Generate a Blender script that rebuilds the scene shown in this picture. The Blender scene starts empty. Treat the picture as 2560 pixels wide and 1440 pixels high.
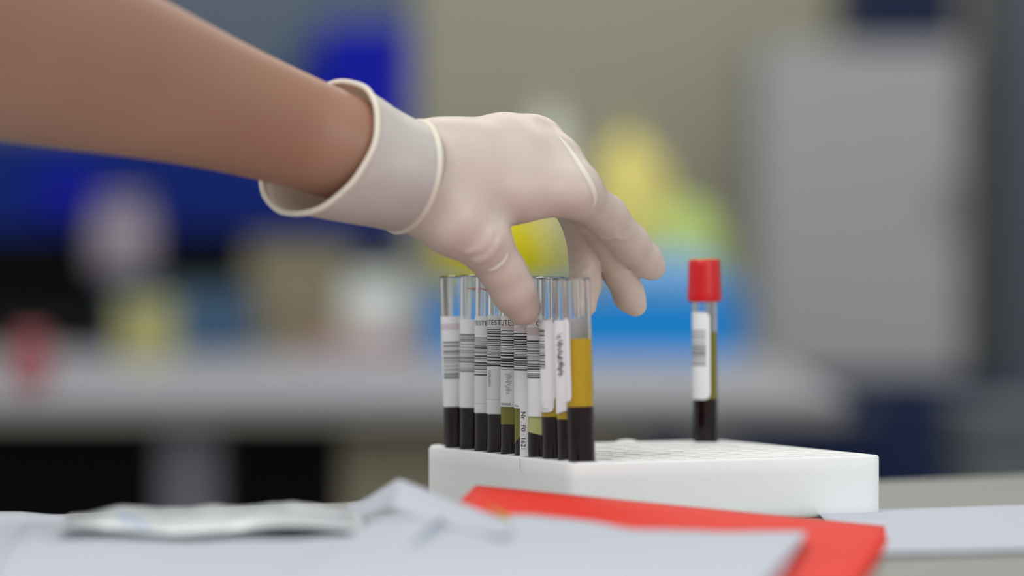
import bpy, bmesh, math, random
import numpy as np
from mathutils import Vector, Matrix, noise

SC = bpy.context.scene
COL = SC.collection
R = math.radians

# ------------------------------------------------------------------ camera, world, lights, exposure
FPX = 10400.0                     # focal length in pixels of a 2560 wide frame
HORIZON = 606.0                   # pixel row of the horizon
TABLE = 0.75                      # table top height
CAMZ = TABLE + 0.135
PITCH = math.atan((720 - HORIZON) / FPX)

cam_d = bpy.data.cameras.new('camera')
cam_d.sensor_width = 36.0
cam_d.lens = 36.0 * FPX / 2560.0
cam_d.clip_start = 0.05
cam_d.clip_end = 50
cam_d.dof.use_dof = True
cam_d.dof.focus_distance = 2.065
cam_d.dof.aperture_fstop = 3.1
cam = bpy.data.objects.new('camera', cam_d)
COL.objects.link(cam)
cam.location = (0, 0, CAMZ)
cam.rotation_euler = (math.pi / 2 - PITCH, 0, 0)
SC.camera = cam

SC.view_settings.view_transform = 'Standard'
SC.view_settings.look = 'None'
SC.view_settings.gamma = 1.0
SC.view_settings.use_curve_mapping = False
SC.view_settings.exposure = 0.0

world = bpy.data.worlds.new('room_light')
SC.world = world
world.use_nodes = True
world.node_tree.nodes['Background'].inputs[0].default_value = (0.94, 0.98, 1.0, 1)
world.node_tree.nodes['Background'].inputs[1].default_value = 0.56

def area_light(name, loc, size, energy, color, target=None):
    d = bpy.data.lights.new(name, 'AREA')
    d.shape = 'RECTANGLE'; d.size, d.size_y = size
    d.energy = energy; d.color = color
    o = bpy.data.objects.new(name, d); COL.objects.link(o)
    o.location = loc
    if target:
        o.rotation_euler = (Vector(target) - Vector(loc)).to_track_quat('-Z', 'Y').to_euler()
    return o
# ceiling luminaires of the laboratory, plus unseen fills added front left and front right
area_light('ceiling_or_fill_light', (0.15, 2.35, 2.65), (1.5, 0.6), 7, (1.0, 0.97, 0.9))
area_light('ceiling_or_fill_light', (-1.1, 0.5, 2.65), (1.5, 0.6), 28, (0.96, 0.97, 1.0), (-0.7, 1.0, 0.8))  # unseen fill added to brighten tube labels and the rack's left face
area_light('ceiling_or_fill_light', (0.1, 5.2, 2.65), (2.4, 0.6), 33, (1.0, 0.97, 0.9))
area_light('front_right_fill', (2.1, -0.7, 1.9), (1.8, 1.5), 31, (0.90, 0.95, 1.0), (0.1, 2.1, 0.8))  # unseen soft light added to brighten faces turned to the camera

# ------------------------------------------------------------------ helpers
def lin(c):
    c = c / 255.0
    return c / 12.92 if c <= 0.04045 else ((c + 0.055) / 1.055) ** 2.4
def rgb(r, g, b):
    return (lin(r), lin(g), lin(b), 1.0)

CT, ST = math.cos(PITCH), math.sin(PITCH)
def P(px, py, Y):
    """world point at depth Y (metres from the camera) seen at pixel px, py"""
    u = (px - 1280) / FPX; v = -(py - 720) / FPX
    d = Vector((u, CT + v * ST, -ST + v * CT))
    return Vector((0, 0, CAMZ)) + d * (Y / d.y)
def RAY(px, py):
    u = (px - 1280) / FPX; v = -(py - 720) / FPX
    return Vector((u, CT + v * ST, -ST + v * CT)).normalized()
def T(px, py, h=0.0):
    """world point at height h above the table seen at pixel px, py"""
    d = RAY(px, py); t = (TABLE + h - CAMZ) / d.z
    return Vector((0, 0, CAMZ)) + d * t
def ON(px, py, z):
    d = RAY(px, py); t = (z - CAMZ) / d.z
    return Vector((0, 0, CAMZ)) + d * t

MATS = {}
def mat(name, color, rough=0.5, var=0.06, scale=60.0, bump=0.0, bscale=None, **kw):
    """Principled material whose colour wanders a little with a noise texture; optional fine relief"""
    if name in MATS: return MATS[name]
    m = bpy.data.materials.new(name); m.use_nodes = True
    nt = m.node_tree; b = nt.nodes['Principled BSDF']
    tc = nt.nodes.new('ShaderNodeTexCoord')
    nz = nt.nodes.new('ShaderNodeTexNoise'); nz.inputs['Scale'].default_value = scale
    nz.inputs['Detail'].default_value = 4
    nt.links.new(tc.outputs['Object'], nz.inputs['Vector'])
    mx = nt.nodes.new('ShaderNodeMix'); mx.data_type = 'RGBA'
    lo = [c * (1 - var) for c in color[:3]] + [1]; hi = [min(1, c * (1 + var)) for c in color[:3]] + [1]
    mx.inputs[6].default_value = lo; mx.inputs[7].default_value = hi
    nt.links.new(nz.outputs['Fac'], mx.inputs[0])
    nt.links.new(mx.outputs[2], b.inputs['Base Color'])
    b.inputs['Roughness'].default_value = rough
    for k, v in kw.items():
        b.inputs[k.replace('_', ' ')].default_value = v
    if bump:
        n2 = nt.nodes.new('ShaderNodeTexNoise'); n2.inputs['Scale'].default_value = bscale or scale * 6
        n2.inputs['Detail'].default_value = 5
        nt.links.new(tc.outputs['Object'], n2.inputs['Vector'])
        bp = nt.nodes.new('ShaderNodeBump'); bp.inputs['Strength'].default_value = bump
        bp.inputs['Distance'].default_value = 0.001
        nt.links.new(n2.outputs['Fac'], bp.inputs['Height'])
        nt.links.new(bp.outputs['Normal'], b.inputs['Normal'])
    MATS[name] = m
    return m

def tag(o, label=None, cat=None, group=None, kind=None):
    if label: o['label'] = label
    if cat: o['category'] = cat
    if group: o['group'] = group
    if kind: o['kind'] = kind
    return o

def link(name, me, m=None, parent=None, smooth=True):
    if m is not None:
        me.materials.clear(); me.materials.append(m)
    if smooth:
        for p in me.polygons: p.use_smooth = True
        me.set_sharp_from_angle(angle=R(42))
    o = bpy.data.objects.new(name, me)
    COL.objects.link(o)
    if parent is not None: o.parent = parent
    return o

def mesh(name, verts, faces, m=None, parent=None, smooth=True):
    me = bpy.data.meshes.new(name)
    me.from_pydata([tuple(v) for v in verts], [], [tuple(f) for f in faces])
    me.update()
    return link(name, me, m, parent, smooth)

def bmobj(name, bm, m=None, parent=None, smooth=False):
    bmesh.ops.recalc_face_normals(bm, faces=bm.faces)
    me = bpy.data.meshes.new(name); bm.to_mesh(me); bm.free()
    return link(name, me, m, parent, smooth)

def empty(name, loc, rot=(0, 0, 0)):
    o = bpy.data.objects.new(name, None); COL.objects.link(o)
    o.location = loc; o.rotation_euler = rot
    o.empty_display_size = 0.02
    return o

def add_box(bm, lo, hi, bevel=0.0, seg=2, mtx=None):
    lo = Vector(lo); hi = Vector(hi); c = (lo + hi) / 2; s = hi - lo
    r = bmesh.ops.create_cube(bm, size=1.0, matrix=Matrix.Translation(c) @ Matrix.Diagonal((s.x, s.y, s.z, 1)))
    vs = r['verts']
    if bevel:
        es = list({e for v in vs for e in v.link_edges})
        rr = bmesh.ops.bevel(bm, geom=es, offset=bevel, segments=seg, affect='EDGES', profile=0.5)
        vs = list({v for f in rr['faces'] for v in f.verts} | {v for v in vs if v.is_valid})
    if mtx is not None:
        bmesh.ops.transform(bm, matrix=mtx, verts=vs)
    return vs

def box(name, lo, hi, m, parent=None, bevel=0.002, seg=2):
    bm = bmesh.new(); add_box(bm, lo, hi, bevel, seg)
    return bmobj(name, bm, m, parent)

def lathe_data(profile, n=32, cap0=False, cap1=False, ribs=None):
    vs, fs = [], []
    for j, (r, z) in enumerate(profile):
        for i in range(n):
            a = 2 * math.pi * i / n
            rr = r * (1 + (ribs(i, j) if ribs else 0))
            vs.append((rr * math.sin(a), -rr * math.cos(a), z))
    for j in range(len(profile) - 1):
        for i in range(n):
            k = (i + 1) % n
            fs.append((j * n + i, j * n + k, (j + 1) * n + k, (j + 1) * n + i))
    if cap0: fs.append(tuple(range(n - 1, -1, -1)))
    if cap1: fs.append(tuple((len(profile) - 1) * n + i for i in range(n)))
    return vs, fs

def lathe(name, profile, m, parent=None, n=32, cap0=False, cap1=False, ribs=None, smooth=True):
    vs, fs = lathe_data(profile, n, cap0, cap1, ribs)
    return mesh(name, vs, fs, m, parent, smooth)

def tube_path(name, pts, r, m, parent=None, n=8, closed=False, taper=False):
    pts = [Vector(p) for p in pts]
    N = len(pts); vs, fs = [], []
    up = Vector((0.13, 0.3, 0.94)); cen = sum(pts, Vector()) / N
    for i, p in enumerate(pts):
        if closed: t = pts[(i + 1) % N] - pts[i - 1]
        else: t = pts[min(i + 1, N - 1)] - pts[max(i - 1, 0)]
        t.normalize()
        a = t.cross(up)
        if a.length < 1e-4: a = t.cross(Vector((1, 0, 0)))
        if closed: a = p - cen; a = a - t * a.dot(t)
        a.normalize(); b = t.cross(a)
        rr = r
        if taper:
            s = i / (N - 1); rr = r * max(0.08, math.sin(math.pi * min(max(s, 0.0), 1.0)) ** 0.6)
        for k in range(n):
            w = 2 * math.pi * k / n
            vs.append(p + a * (rr * math.cos(w)) + b * (rr * math.sin(w)))
    for i in range(N if closed else N - 1):
        j = (i + 1) % N
        for k in range(n):
            l = (k + 1) % n
            fs.append((i * n + k, i * n + l, j * n + l, j * n + k))
    if not closed:
        fs.append(tuple(range(n - 1, -1, -1))); fs.append(tuple((N - 1) * n + k for k in range(n)))
    return mesh(name, vs, fs, m, parent)

def spline(pts, n):
    """Catmull-Rom through pts (any dimension)"""
    pts = [np.array(p, float) for p in pts]
    q = [2 * pts[0] - pts[1]] + pts + [2 * pts[-1] - pts[-2]]
    out = []
    segs = len(pts) - 1
    for i in range(n):
        s = i / (n - 1) * segs
        k = min(int(s), segs - 1); t = s - k
        p0, p1, p2, p3 = q[k:k + 4]
        out.append(0.5 * ((2 * p1) + (-p0 + p2) * t + (2 * p0 - 5 * p1 + 4 * p2 - p3) * t ** 2 + (-p0 + 3 * p1 - 3 * p2 + p3) * t ** 3))
    return out

# ------------------------------------------------------------------ materials
M_paper = mat('white_paper', rgb(194, 198, 207), 0.75, 0.02, 30, 0.12, 900)
M_foam = mat('white_foam', rgb(244, 244, 240), 0.7, 0.02, 220, 0.18, 500)
M_red = mat('red_card', rgb(232, 48, 28), 0.6, 0.04, 40, Specular_IOR_Level=0.15)
M_tablemat = mat('grey_laminate', rgb(138, 138, 130), 0.45, 0.03, 80)
M_label = mat('label_paper', rgb(243, 242, 242), 0.6, 0.015, 200)
M_ink = mat('black_ink', rgb(22, 20, 22), 0.6, 0.0)
M_ink2 = mat('grey_ink', rgb(92, 92, 98), 0.6, 0.0)
M_ink3 = mat('faded_ink', rgb(186, 186, 192), 0.6, 0.0)
M_redink = mat('red_ink', rgb(190, 110, 105), 0.6, 0.0)
M_cap = mat('red_cap_plastic', rgb(214, 14, 24), 0.38, 0.05, 120)
M_blood = mat('dark_blood', rgb(36, 6, 8), 0.4, 0.3, 150, Specular_IOR_Level=0.0)
M_glass = mat('clear_tube_plastic', (1.0, 1.0, 1.0, 1), 0.02, 0.0, Transmission_Weight=1.0, IOR=1.42)
M_serumA = mat('amber_serum', rgb(240, 204, 0), 0.2, 0.06, 200, Transmission_Weight=0.12, IOR=1.2)
M_serumO = mat('olive_serum', rgb(176, 166, 24), 0.2, 0.1, 200, Transmission_Weight=0.25, IOR=1.2)
M_gel = mat('pale_serum_gel', rgb(236, 235, 150), 0.25, 0.06, 120)
M_skin = mat('skin', rgb(160, 116, 93), 0.5, 0.12, 14, 0.12, 500, Subsurface_Weight=0.25, Subsurface_Scale=0.012)
M_glove = mat('latex_glove', rgb(209, 191, 178), 0.42, 0.035, 26, 0.10, 320, Subsurface_Weight=0.35, Subsurface_Scale=0.009)
M_cuff = mat('loose_latex', rgb(226, 207, 195), 0.42, 0.04, 30, 0.10, 320, Subsurface_Weight=0.3, Subsurface_Scale=0.006)
M_bead = mat('thick_latex', rgb(230, 220, 202), 0.4, 0.03, 80, Subsurface_Weight=0.3, Subsurface_Scale=0.004)
def add_translucent(m, fac, color):
    nt = m.node_tree; out = nt.nodes['Material Output']; pb = nt.nodes['Principled BSDF']
    tr = nt.nodes.new('ShaderNodeBsdfTranslucent'); tr.inputs['Color'].default_value = color
    mx = nt.nodes.new('ShaderNodeMixShader'); mx.inputs[0].default_value = fac
    nt.links.new(pb.outputs[0], mx.inputs[1]); nt.links.new(tr.outputs[0], mx.inputs[2]); nt.links.new(mx.outputs[0], out.inputs['Surface'])
add_translucent(M_cuff, 0.15, rgb(232, 218, 202))
for k in ('skin', 'latex_glove', 'loose_latex'):
    MATS[k].node_tree.nodes['Principled BSDF'].inputs['Subsurface Radius'].default_value = (1.0, 0.42, 0.3)

# ------------------------------------------------------------------ setting
WY = 7.35
wall = box('wall_back', (-3.4, WY, 0), (3.6, WY + .1, 2.9), mat('olive_wall_paint', rgb(176, 172, 152), 0.8, 0.03, 3), None, 0)
tag(wall, 'plain olive grey painted wall behind the laboratory bench', kind='structure')
fl = box('floor', (-3.4, -1.5, -0.05), (3.6, WY, 0), mat('floor_vinyl', rgb(96, 96, 92), 0.5, 0.08, 5), None, 0)
tag(fl, 'grey vinyl laboratory floor', kind='structure')
dx0 = (2430 - 1280) / FPX * WY
dr = empty('door_1', (dx0, WY, 0)); tag(dr, 'slate blue door in the back wall at the far right', kind='structure')
box('door_frame', (0, -0.06, 0), (0.06, -0.001, 2.12), mat('dark_frame_paint', rgb(70, 75, 76), 0.5), dr, 0.004)
box('door_leaf', (0.062, -0.05, 0.01), (0.96, -0.005, 2.05), mat('slate_door_paint', rgb(86, 96, 110), 0.5, 0.04, 6), dr, 0.004)
bm = bmesh.new(); add_box(bm, (0.88, -0.11, 1.0), (0.90, -0.05, 1.02)); add_box(bm, (0.76, -0.115, 1.0), (0.90, -0.1, 1.02), 0.004)
bmobj('door_handle', bm, mat('brushed_metal', rgb(170, 170, 170), 0.3, Metallic=1.0), dr)

# table the rack stands on: a straight back edge, turned about 34 degrees
e = Vector((0.549, 0.366, 0)).normalized(); n_ = Vector((e.y, -e.x, 0))
mid = Vector((-0.252, 2.05, 0)) + e * 0.33
tb = empty('laboratory_table', (mid.x, mid.y, 0), (0, 0, math.atan2(e.y, e.x)))
tag(tb, 'grey laminate table carrying the white foam rack and loose papers', 'table')
box('table_top', (-0.85, -0.80, TABLE - 0.03), (0.75, 0, TABLE), M_tablemat, tb, 0.003)
M_leg = mat('grey_steel', rgb(120, 122, 124), 0.4, Metallic=0.6)
for x in (-0.80, 0.68):
    for y in (-0.76, -0.07):
        box('leg', (x, y, 0), (x + 0.04, y + 0.04, TABLE - 0.03), M_leg, tb, 0.003)

# ------------------------------------------------------------------ foam rack
FR = Vector((0.0285, 1.982, 0)); ANG = R(24.3)
U1 = Vector((-math.sin(ANG), math.cos(ANG), 0)); U2 = Vector((math.cos(ANG), math.sin(ANG), 0))
S1, S2, P1, P2, M0, RH = 0.178, 0.170, 0.0167, 0.0160, 0.010, 0.030
RTOP = TABLE + RH
def rk(u, v): return FR + U1 * u + U2 * v      # u away along the left side, v to the right along the front
HOLE = 0.0078
def build_rack():
    rng = random.Random(4)
    root = empty('foam_rack', (FR.x, FR.y, TABLE), (0, 0, ANG))     # local x = U2, local y = U1
    tag(root, 'white polystyrene foam tube rack with ten by ten holes on the table', 'rack')
    vs, fs = [], []
    def V(x, y, z): vs.append((x, y, z)); return len(vs) - 1
    x0, y0 = M0 - P2 / 2, M0 - P1 / 2
    nseg = 4
    N1 = 10 * nseg
    cache = {}
    def gv(i, j):                                  # shared lattice vertex on cell borders
        if (i, j) not in cache:
            x = x0 + P2 * i / nseg; y = y0 + P1 * j / nseg
            onx = i in (0, N1); ony = j in (0, N1)
            dz = 0 if (onx or ony) else rng.uniform(-0.0001, 0.0003)
            if i % nseg == 0 and j % nseg == 0 and not (onx or ony): dz += 0.0004   # raised nubs between holes
            cache[(i, j)] = V(x, y, RH + dz)
        return cache[(i, j)]
    for ci in range(10):
        for cj in range(10):
            cx = M0 + P2 * ci; cy = M0 + P1 * cj
            ring = [(ci * nseg + k, cj * nseg) for k in range(nseg)] + [((ci + 1) * nseg, cj * nseg + k) for k in range(nseg)] + \
                   [((ci + 1) * nseg - k, (cj + 1) * nseg) for k in range(nseg)] + [(ci * nseg, (cj + 1) * nseg - k) for k in range(nseg)]
            outer = [gv(*q) for q in ring]
            n = len(outer)
            def circ(r, z):
                out = []
                for k in range(n):
                    a = R(225) + 2 * math.pi * k / n
                    out.append(V(cx + r * math.cos(a), cy + r * math.sin(a), z))
                return out
            c1 = circ(HOLE * 0.985, RH - 0.0002); c2 = circ(HOLE * 0.97, RH - 0.002); c3 = circ(HOLE * 0.93, RH - 0.0165)
            for A, B in ((outer, c1), (c1, c2), (c2, c3)):
                for k in range(n):
                    l = (k + 1) % n
                    fs.append((A[k], A[l], B[l], B[k]))
            fs.append(tuple(c3))
    per = [(k, 0) for k in range(N1)] + [(N1, k) for k in range(N1)] + [(N1 - k, N1) for k in range(N1)] + [(0, N1 - k) for k in range(N1)]
    inner = [gv(*q) for q in per]
    gx0, gy0, gx1, gy1 = x0, y0, x0 + 10 * P2, y0 + 10 * P1
    def loop(inset, z, rad=0.006):
        out = []
        for q in per:
            x, y, _ = vs[cache[q]]
            X = inset + (x - gx0) / (gx1 - gx0) * (S2 - 2 * inset)
            Y = inset + (y - gy0) / (gy1 - gy0) * (S1 - 2 * inset)
            rr = rad - inset * 0.5
            ccx = min(max(X, inset + rr), S2 - inset - rr); ccy = min(max(Y, inset + rr), S1 - inset - rr)
            d = Vector((X - ccx, Y - ccy, 0))
            if abs(d.x) > 1e-9 and abs(d.y) > 1e-9:
                d = d.normalized() * rr; X, Y = ccx + d.x, ccy + d.y
            out.append(V(X, Y, z))
        return out
    prev = inner
    for ins, z in ((0.0014, RH), (0.0006, RH - 0.0003), (0.0, RH - 0.0012), (0.0, RH - 0.008), (0.0, RH * 0.5), (0.0, 0.006), (0.0, 0.0025), (0.0008, 0.0006), (0.002, 0.0)):
        cur = loop(ins, z); n = len(cur)
        for k in range(n):
            l = (k + 1) % n
            fs.append((prev[k], prev[l], cur[l], cur[k]))
        prev = cur
    fs.append(tuple(prev))
    bm = bmesh.new(); me = bpy.data.meshes.new('tray_body'); me.from_pydata(vs, [], fs); bm.from_mesh(me)
    o = bmobj('tray_body', bm, M_foam, root, smooth=True)
    # loose foam crumbs on the rim and the scuffed front corner
    for (u, v, s) in ((0.171, 0.112, 0.0046), (0.176, 0.006, 0.0026)):
        bm = bmesh.new(); bmesh.ops.create_icosphere(bm, subdivisions=2, radius=s, matrix=Matrix.Translation((v, u, RH - 0.0003)) @ Matrix.Diagonal((1.5, 1.1, 0.42, 1)))
        bmobj('foam_crumb', bm, M_foam, root, smooth=True)
    return root
build_rack()
hp = [P(1298, 1146, 2.035), P(1301, 1155, 2.032), P(1300, 1166, 2.032), P(1303, 1179, 2.030)]
hr = tube_path('hair_strand', [Vector(q) for q in spline(hp, 16)], 0.00009, mat('dark_hair', rgb(60, 52, 46), 0.5), None, 5)
tag(hr, 'short dark hair stuck to the left face of the foam rack', 'hair')

# ------------------------------------------------------------------ test tubes
RT, RI = 0.0065, 0.0055
TBASE = RTOP - 0.014

def cyl(az, h, r): return (r * math.sin(az), -r * math.cos(az), h)

def text_geo(txt, size):
    c = bpy.data.curves.new('t', 'FONT'); c.body = txt; c.size = size; c.resolution_u = 2
    o = bpy.data.objects.new('t', c); COL.objects.link(o)
    dg = bpy.context.evaluated_depsgraph_get(); ev = o.evaluated_get(dg); me = ev.to_mesh()
    vs = [(v.co.x, v.co.y) for v in me.vertices]; fs = [tuple(p.vertices) for p in me.polygons]
    ev.to_mesh_clear(); bpy.data.objects.remove(o); bpy.data.curves.remove(c)
    return vs, fs

def patch(az0, az1, h0, h1, r, corner=0.0, na=None, cut=None):
    na = na or max(8, int(abs(az1 - az0) / R(5)))
    vs, fs = [], []
    for i in range(na + 1):
        s = i / na; az = az0 + (az1 - az0) * s
        d = min(s, 1 - s) * abs(az1 - az0) * r
        c = corner - math.sqrt(max(0, corner ** 2 - (corner - d) ** 2)) if d < corner else 0
        lo, hi = h0 + c, h1 - c
        if cut: lo += cut(s); 
        for k in range(4): vs.append(cyl(az, lo + (hi - lo) * k / 3, r))
    for i in range(na):
        for k in range(3):
            fs.append((i * 4 + k, (i + 1) * 4 + k, (i + 1) * 4 + k + 1, i * 4 + k + 1))
    return vs, fs

def join(parts):
    vs, fs = [], []
    for a, b in parts:
        n = len(vs); vs += list(a); fs += [tuple(i + n for i in f) for f in b]
    return vs, fs

def barcode(h0, h1, az0, az1, r, seed):
    rng = random.Random(seed); parts = []; h = h1
    while h > h0:
        w = rng.choice((0.00025, 0.0003, 0.0005, 0.0008)); g = rng.choice((0.0003, 0.0005, 0.0005, 0.0009))
        parts.append(patch(az0, az1, max(h0, h - w), h, r, na=10)); h -= w + g
    return join(parts)

def lettering(txt, size, az, h, r, vertical=False):
    vs, fs = text_geo(txt, size)
    if vertical: return [cyl(az + y / r, h - x, r) for x, y in vs], fs      # reads downwards
    return [cyl(az + x / r, h + y, r) for x, y in vs], fs

def scribble(az0, az1, h0, h1, r, seed, w=0.00028, n=26):
    rng = random.Random(seed); pts = []
    for i in range(n):
        s = i / (n - 1)
        pts.append((az0 + (az1 - az0) * (0.5 + 0.48 * (-1) ** i * rng.uniform(0.35, 1)), h1 + (h0 - h1) * (s + rng.uniform(-0.02, 0.02))))
    pts = spline(pts, n * 6); vs, fs = [], []
    for i, p in enumerate(pts):
        vs.append(cyl(p[0], p[1] - w / 2, r)); vs.append(cyl(p[0] + w * 0.3 / r, p[1] + w / 2, r))
        if i: fs.append((2 * i - 2, 2 * i - 1, 2 * i + 1, 2 * i))
    return vs, fs

def liquid(h0, h1, slope=0.0, r=RI + 0.00012, bottom=False, slope_az=0.0):
    """solid column between two heights; the top may slope"""
    n = 28; vs, fs = [], []
    prof = []
    if bottom:
        for k in range(1, 6):
            a = math.pi / 2 * k / 6; prof.append((r * math.sin(a), h0 + r - r * math.cos(a)))
        prof.append((r, h0 + r))
    else: prof.append((r, h0))
    vs, fs = lathe_data(prof, n, cap0=True)
    b = len(vs) - n
    for i in range(n):
        a = 2 * math.pi * i / n
        vs.append((r * math.sin(a), -r * math.cos(a), h1 + slope * math.cos(a - slope_az)))
    for i in range(n):
        k = (i + 1) % n
        fs.append((b + i, b + k, b + n + k, b + n + i))
    fs.append(tuple(b + n + i for i in range(n)))
    return vs, fs

def make_tube(px_bottom, Y, lean_px, label, d):
    """d: heights given as pixel rows"""
    def H(y): return P(1280, y, Y).z - TBASE
    top = H(d['top'])
    X = (px_bottom - 1280) / FPX * Y
    vis = (P(1280, d['top'], Y).z - RTOP)
    lean = (lean_px / FPX * Y) / vis
    X0 = X - lean * (RTOP - TBASE)
    t = empty('test_tube', (X0, Y, TBASE), (0, math.atan(lean), 0))
    tag(t, label, 'test tube', 'open blood tubes in a row along the left of the rack' if not d.get('cap') else None)
    prof = []
    for k in range(1, 7):
        a = math.pi / 2 * k / 6; prof.append((RT * math.sin(a), RT - RT * math.cos(a)))
    prof += [(RT, RT + .0006), (RT, top - 0.0012), (RT, top - 0.0006), (RT - 0.0003, top - 0.0001), (RI + 0.0003, top), (RI, top - 0.0005), (RI, top - 0.0011), (RI, RT + .0006), (RI, RT)]
    for k in range(5, 0, -1):
        a = math.pi / 2 * k / 6; prof.append((RI * math.sin(a), RT - RI * math.cos(a)))
    lathe('tube_wall', prof, M_glass, t, 40, True, True)
    hb = H(d['blood'])
    vs, fs = liquid(0.0009, hb, d.get('slope', 0), bottom=True, slope_az=d.get('slope_az', 0)); mesh('blood', vs, fs, M_blood, t)
    if 'serum' in d:
        sl = abs(d.get('slope', 0))
        if sl:
            n = 28; r = RI + 0.0001
            vs = [(r * math.sin(2 * math.pi * i / n), -r * math.cos(2 * math.pi * i / n), hb + 0.00005 + d['slope'] * math.cos(2 * math.pi * i / n - d.get('slope_az', 0))) for i in range(n)]
            vs += [(v[0], v[1], H(d['serum'])) for v in vs]
            fs = [(i, (i + 1) % n, n + (i + 1) % n, n + i) for i in range(n)] + [tuple(range(n - 1, -1, -1)), tuple(range(n, 2 * n))]
        else:
            vs, fs = liquid(hb + 0.0001, H(d['serum']))
        mesh('serum', vs, fs, d.get('smat', M_serumA), t)
    for li, L in enumerate(d.get('labels', [])):
        rr = RT + 0.00012 + 0.0001 * li
        vs, fs = patch(R(L['az'][0]), R(L['az'][1]), H(L['y'][1]), H(L['y'][0]), rr, L.get('corner', 0), cut=L.get('cut'))
        lo = mesh('label', vs, fs, L.get('mat', M_label), t)
        if 'bar' in L:
            b = L['bar']
            vs, fs = barcode(H(b[1]), H(b[0]), R(b[2]), R(b[3]), rr + 0.00006, b[4]); mesh('barcode', vs, fs, L.get('ink', M_ink), lo)
        for (txt, size, az, y, vert, im) in L.get('text', []):
            vs, fs = lettering(txt, size, R(az), H(y), rr + 0.0002, vert); mesh('lettering', vs, fs, im, lo)
        for (a0, a1, y0, y1, seed, im) in L.get('hand', []):
            vs, fs = scribble(R(a0), R(a1), H(y1), H(y0), rr + 0.00006, seed); mesh('handwriting', vs, fs, im, lo)
        for (y, a0, a1, im) in L.get('rule', []):
            vs, fs = patch(R(a0), R(a1), H(y) - 0.0001, H(y) + 0.0001, rr + 0.00006, na=10); mesh('printed_rule', vs, fs, im, lo)
        if 'pink' in L:
            y0, y1 = L['pink']
            vs, fs = patch(R(L['az'][0]), R(L['az'][1]), H(y1), H(y0), rr + 0.00004); mesh('pink_band', vs, fs, mat('pink_print', rgb(222, 206, 208), 0.6), lo)
    if 'mark' in d:
        y, a0, a1 = d['mark']
        vs, fs = patch(R(a0), R(a1), H(y) - 0.0004, H(y) + 0.0004, RT + 0.00008, na=8, cut=lambda s: 0.0003 * math.sin(9 * s)); mesh('red_mark', vs, fs, M_redink, t)
    if d.get('cap'):
        c0, c1 = H(d['cap'][1]), H(d['cap'][0]); h = c1 - c0
        prof = [(0.0066, c0 + 0.001), (0.0078, c0), (0.0086, c0 + 0.0005), (0.0089, c0 + 0.0022), (0.00885, c0 + 0.005), (0.0085, c0 + h * 0.5),
                (0.0083, c1 - 0.0035), (0.0081, c1 - 0.0012), (0.0076, c1 - 0.0002), (0.0064, c1), (0.0050, c1 - 0.0006), (0.0048, c1 - 0.003)]
        lathe('cap', prof, M_cap, t, 96, True, True, ribs=lambda i, j: 0.008 * (1 if i % 3 == 0 else -0.4) if 3 <= j <= 7 else 0)
    return t

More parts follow.
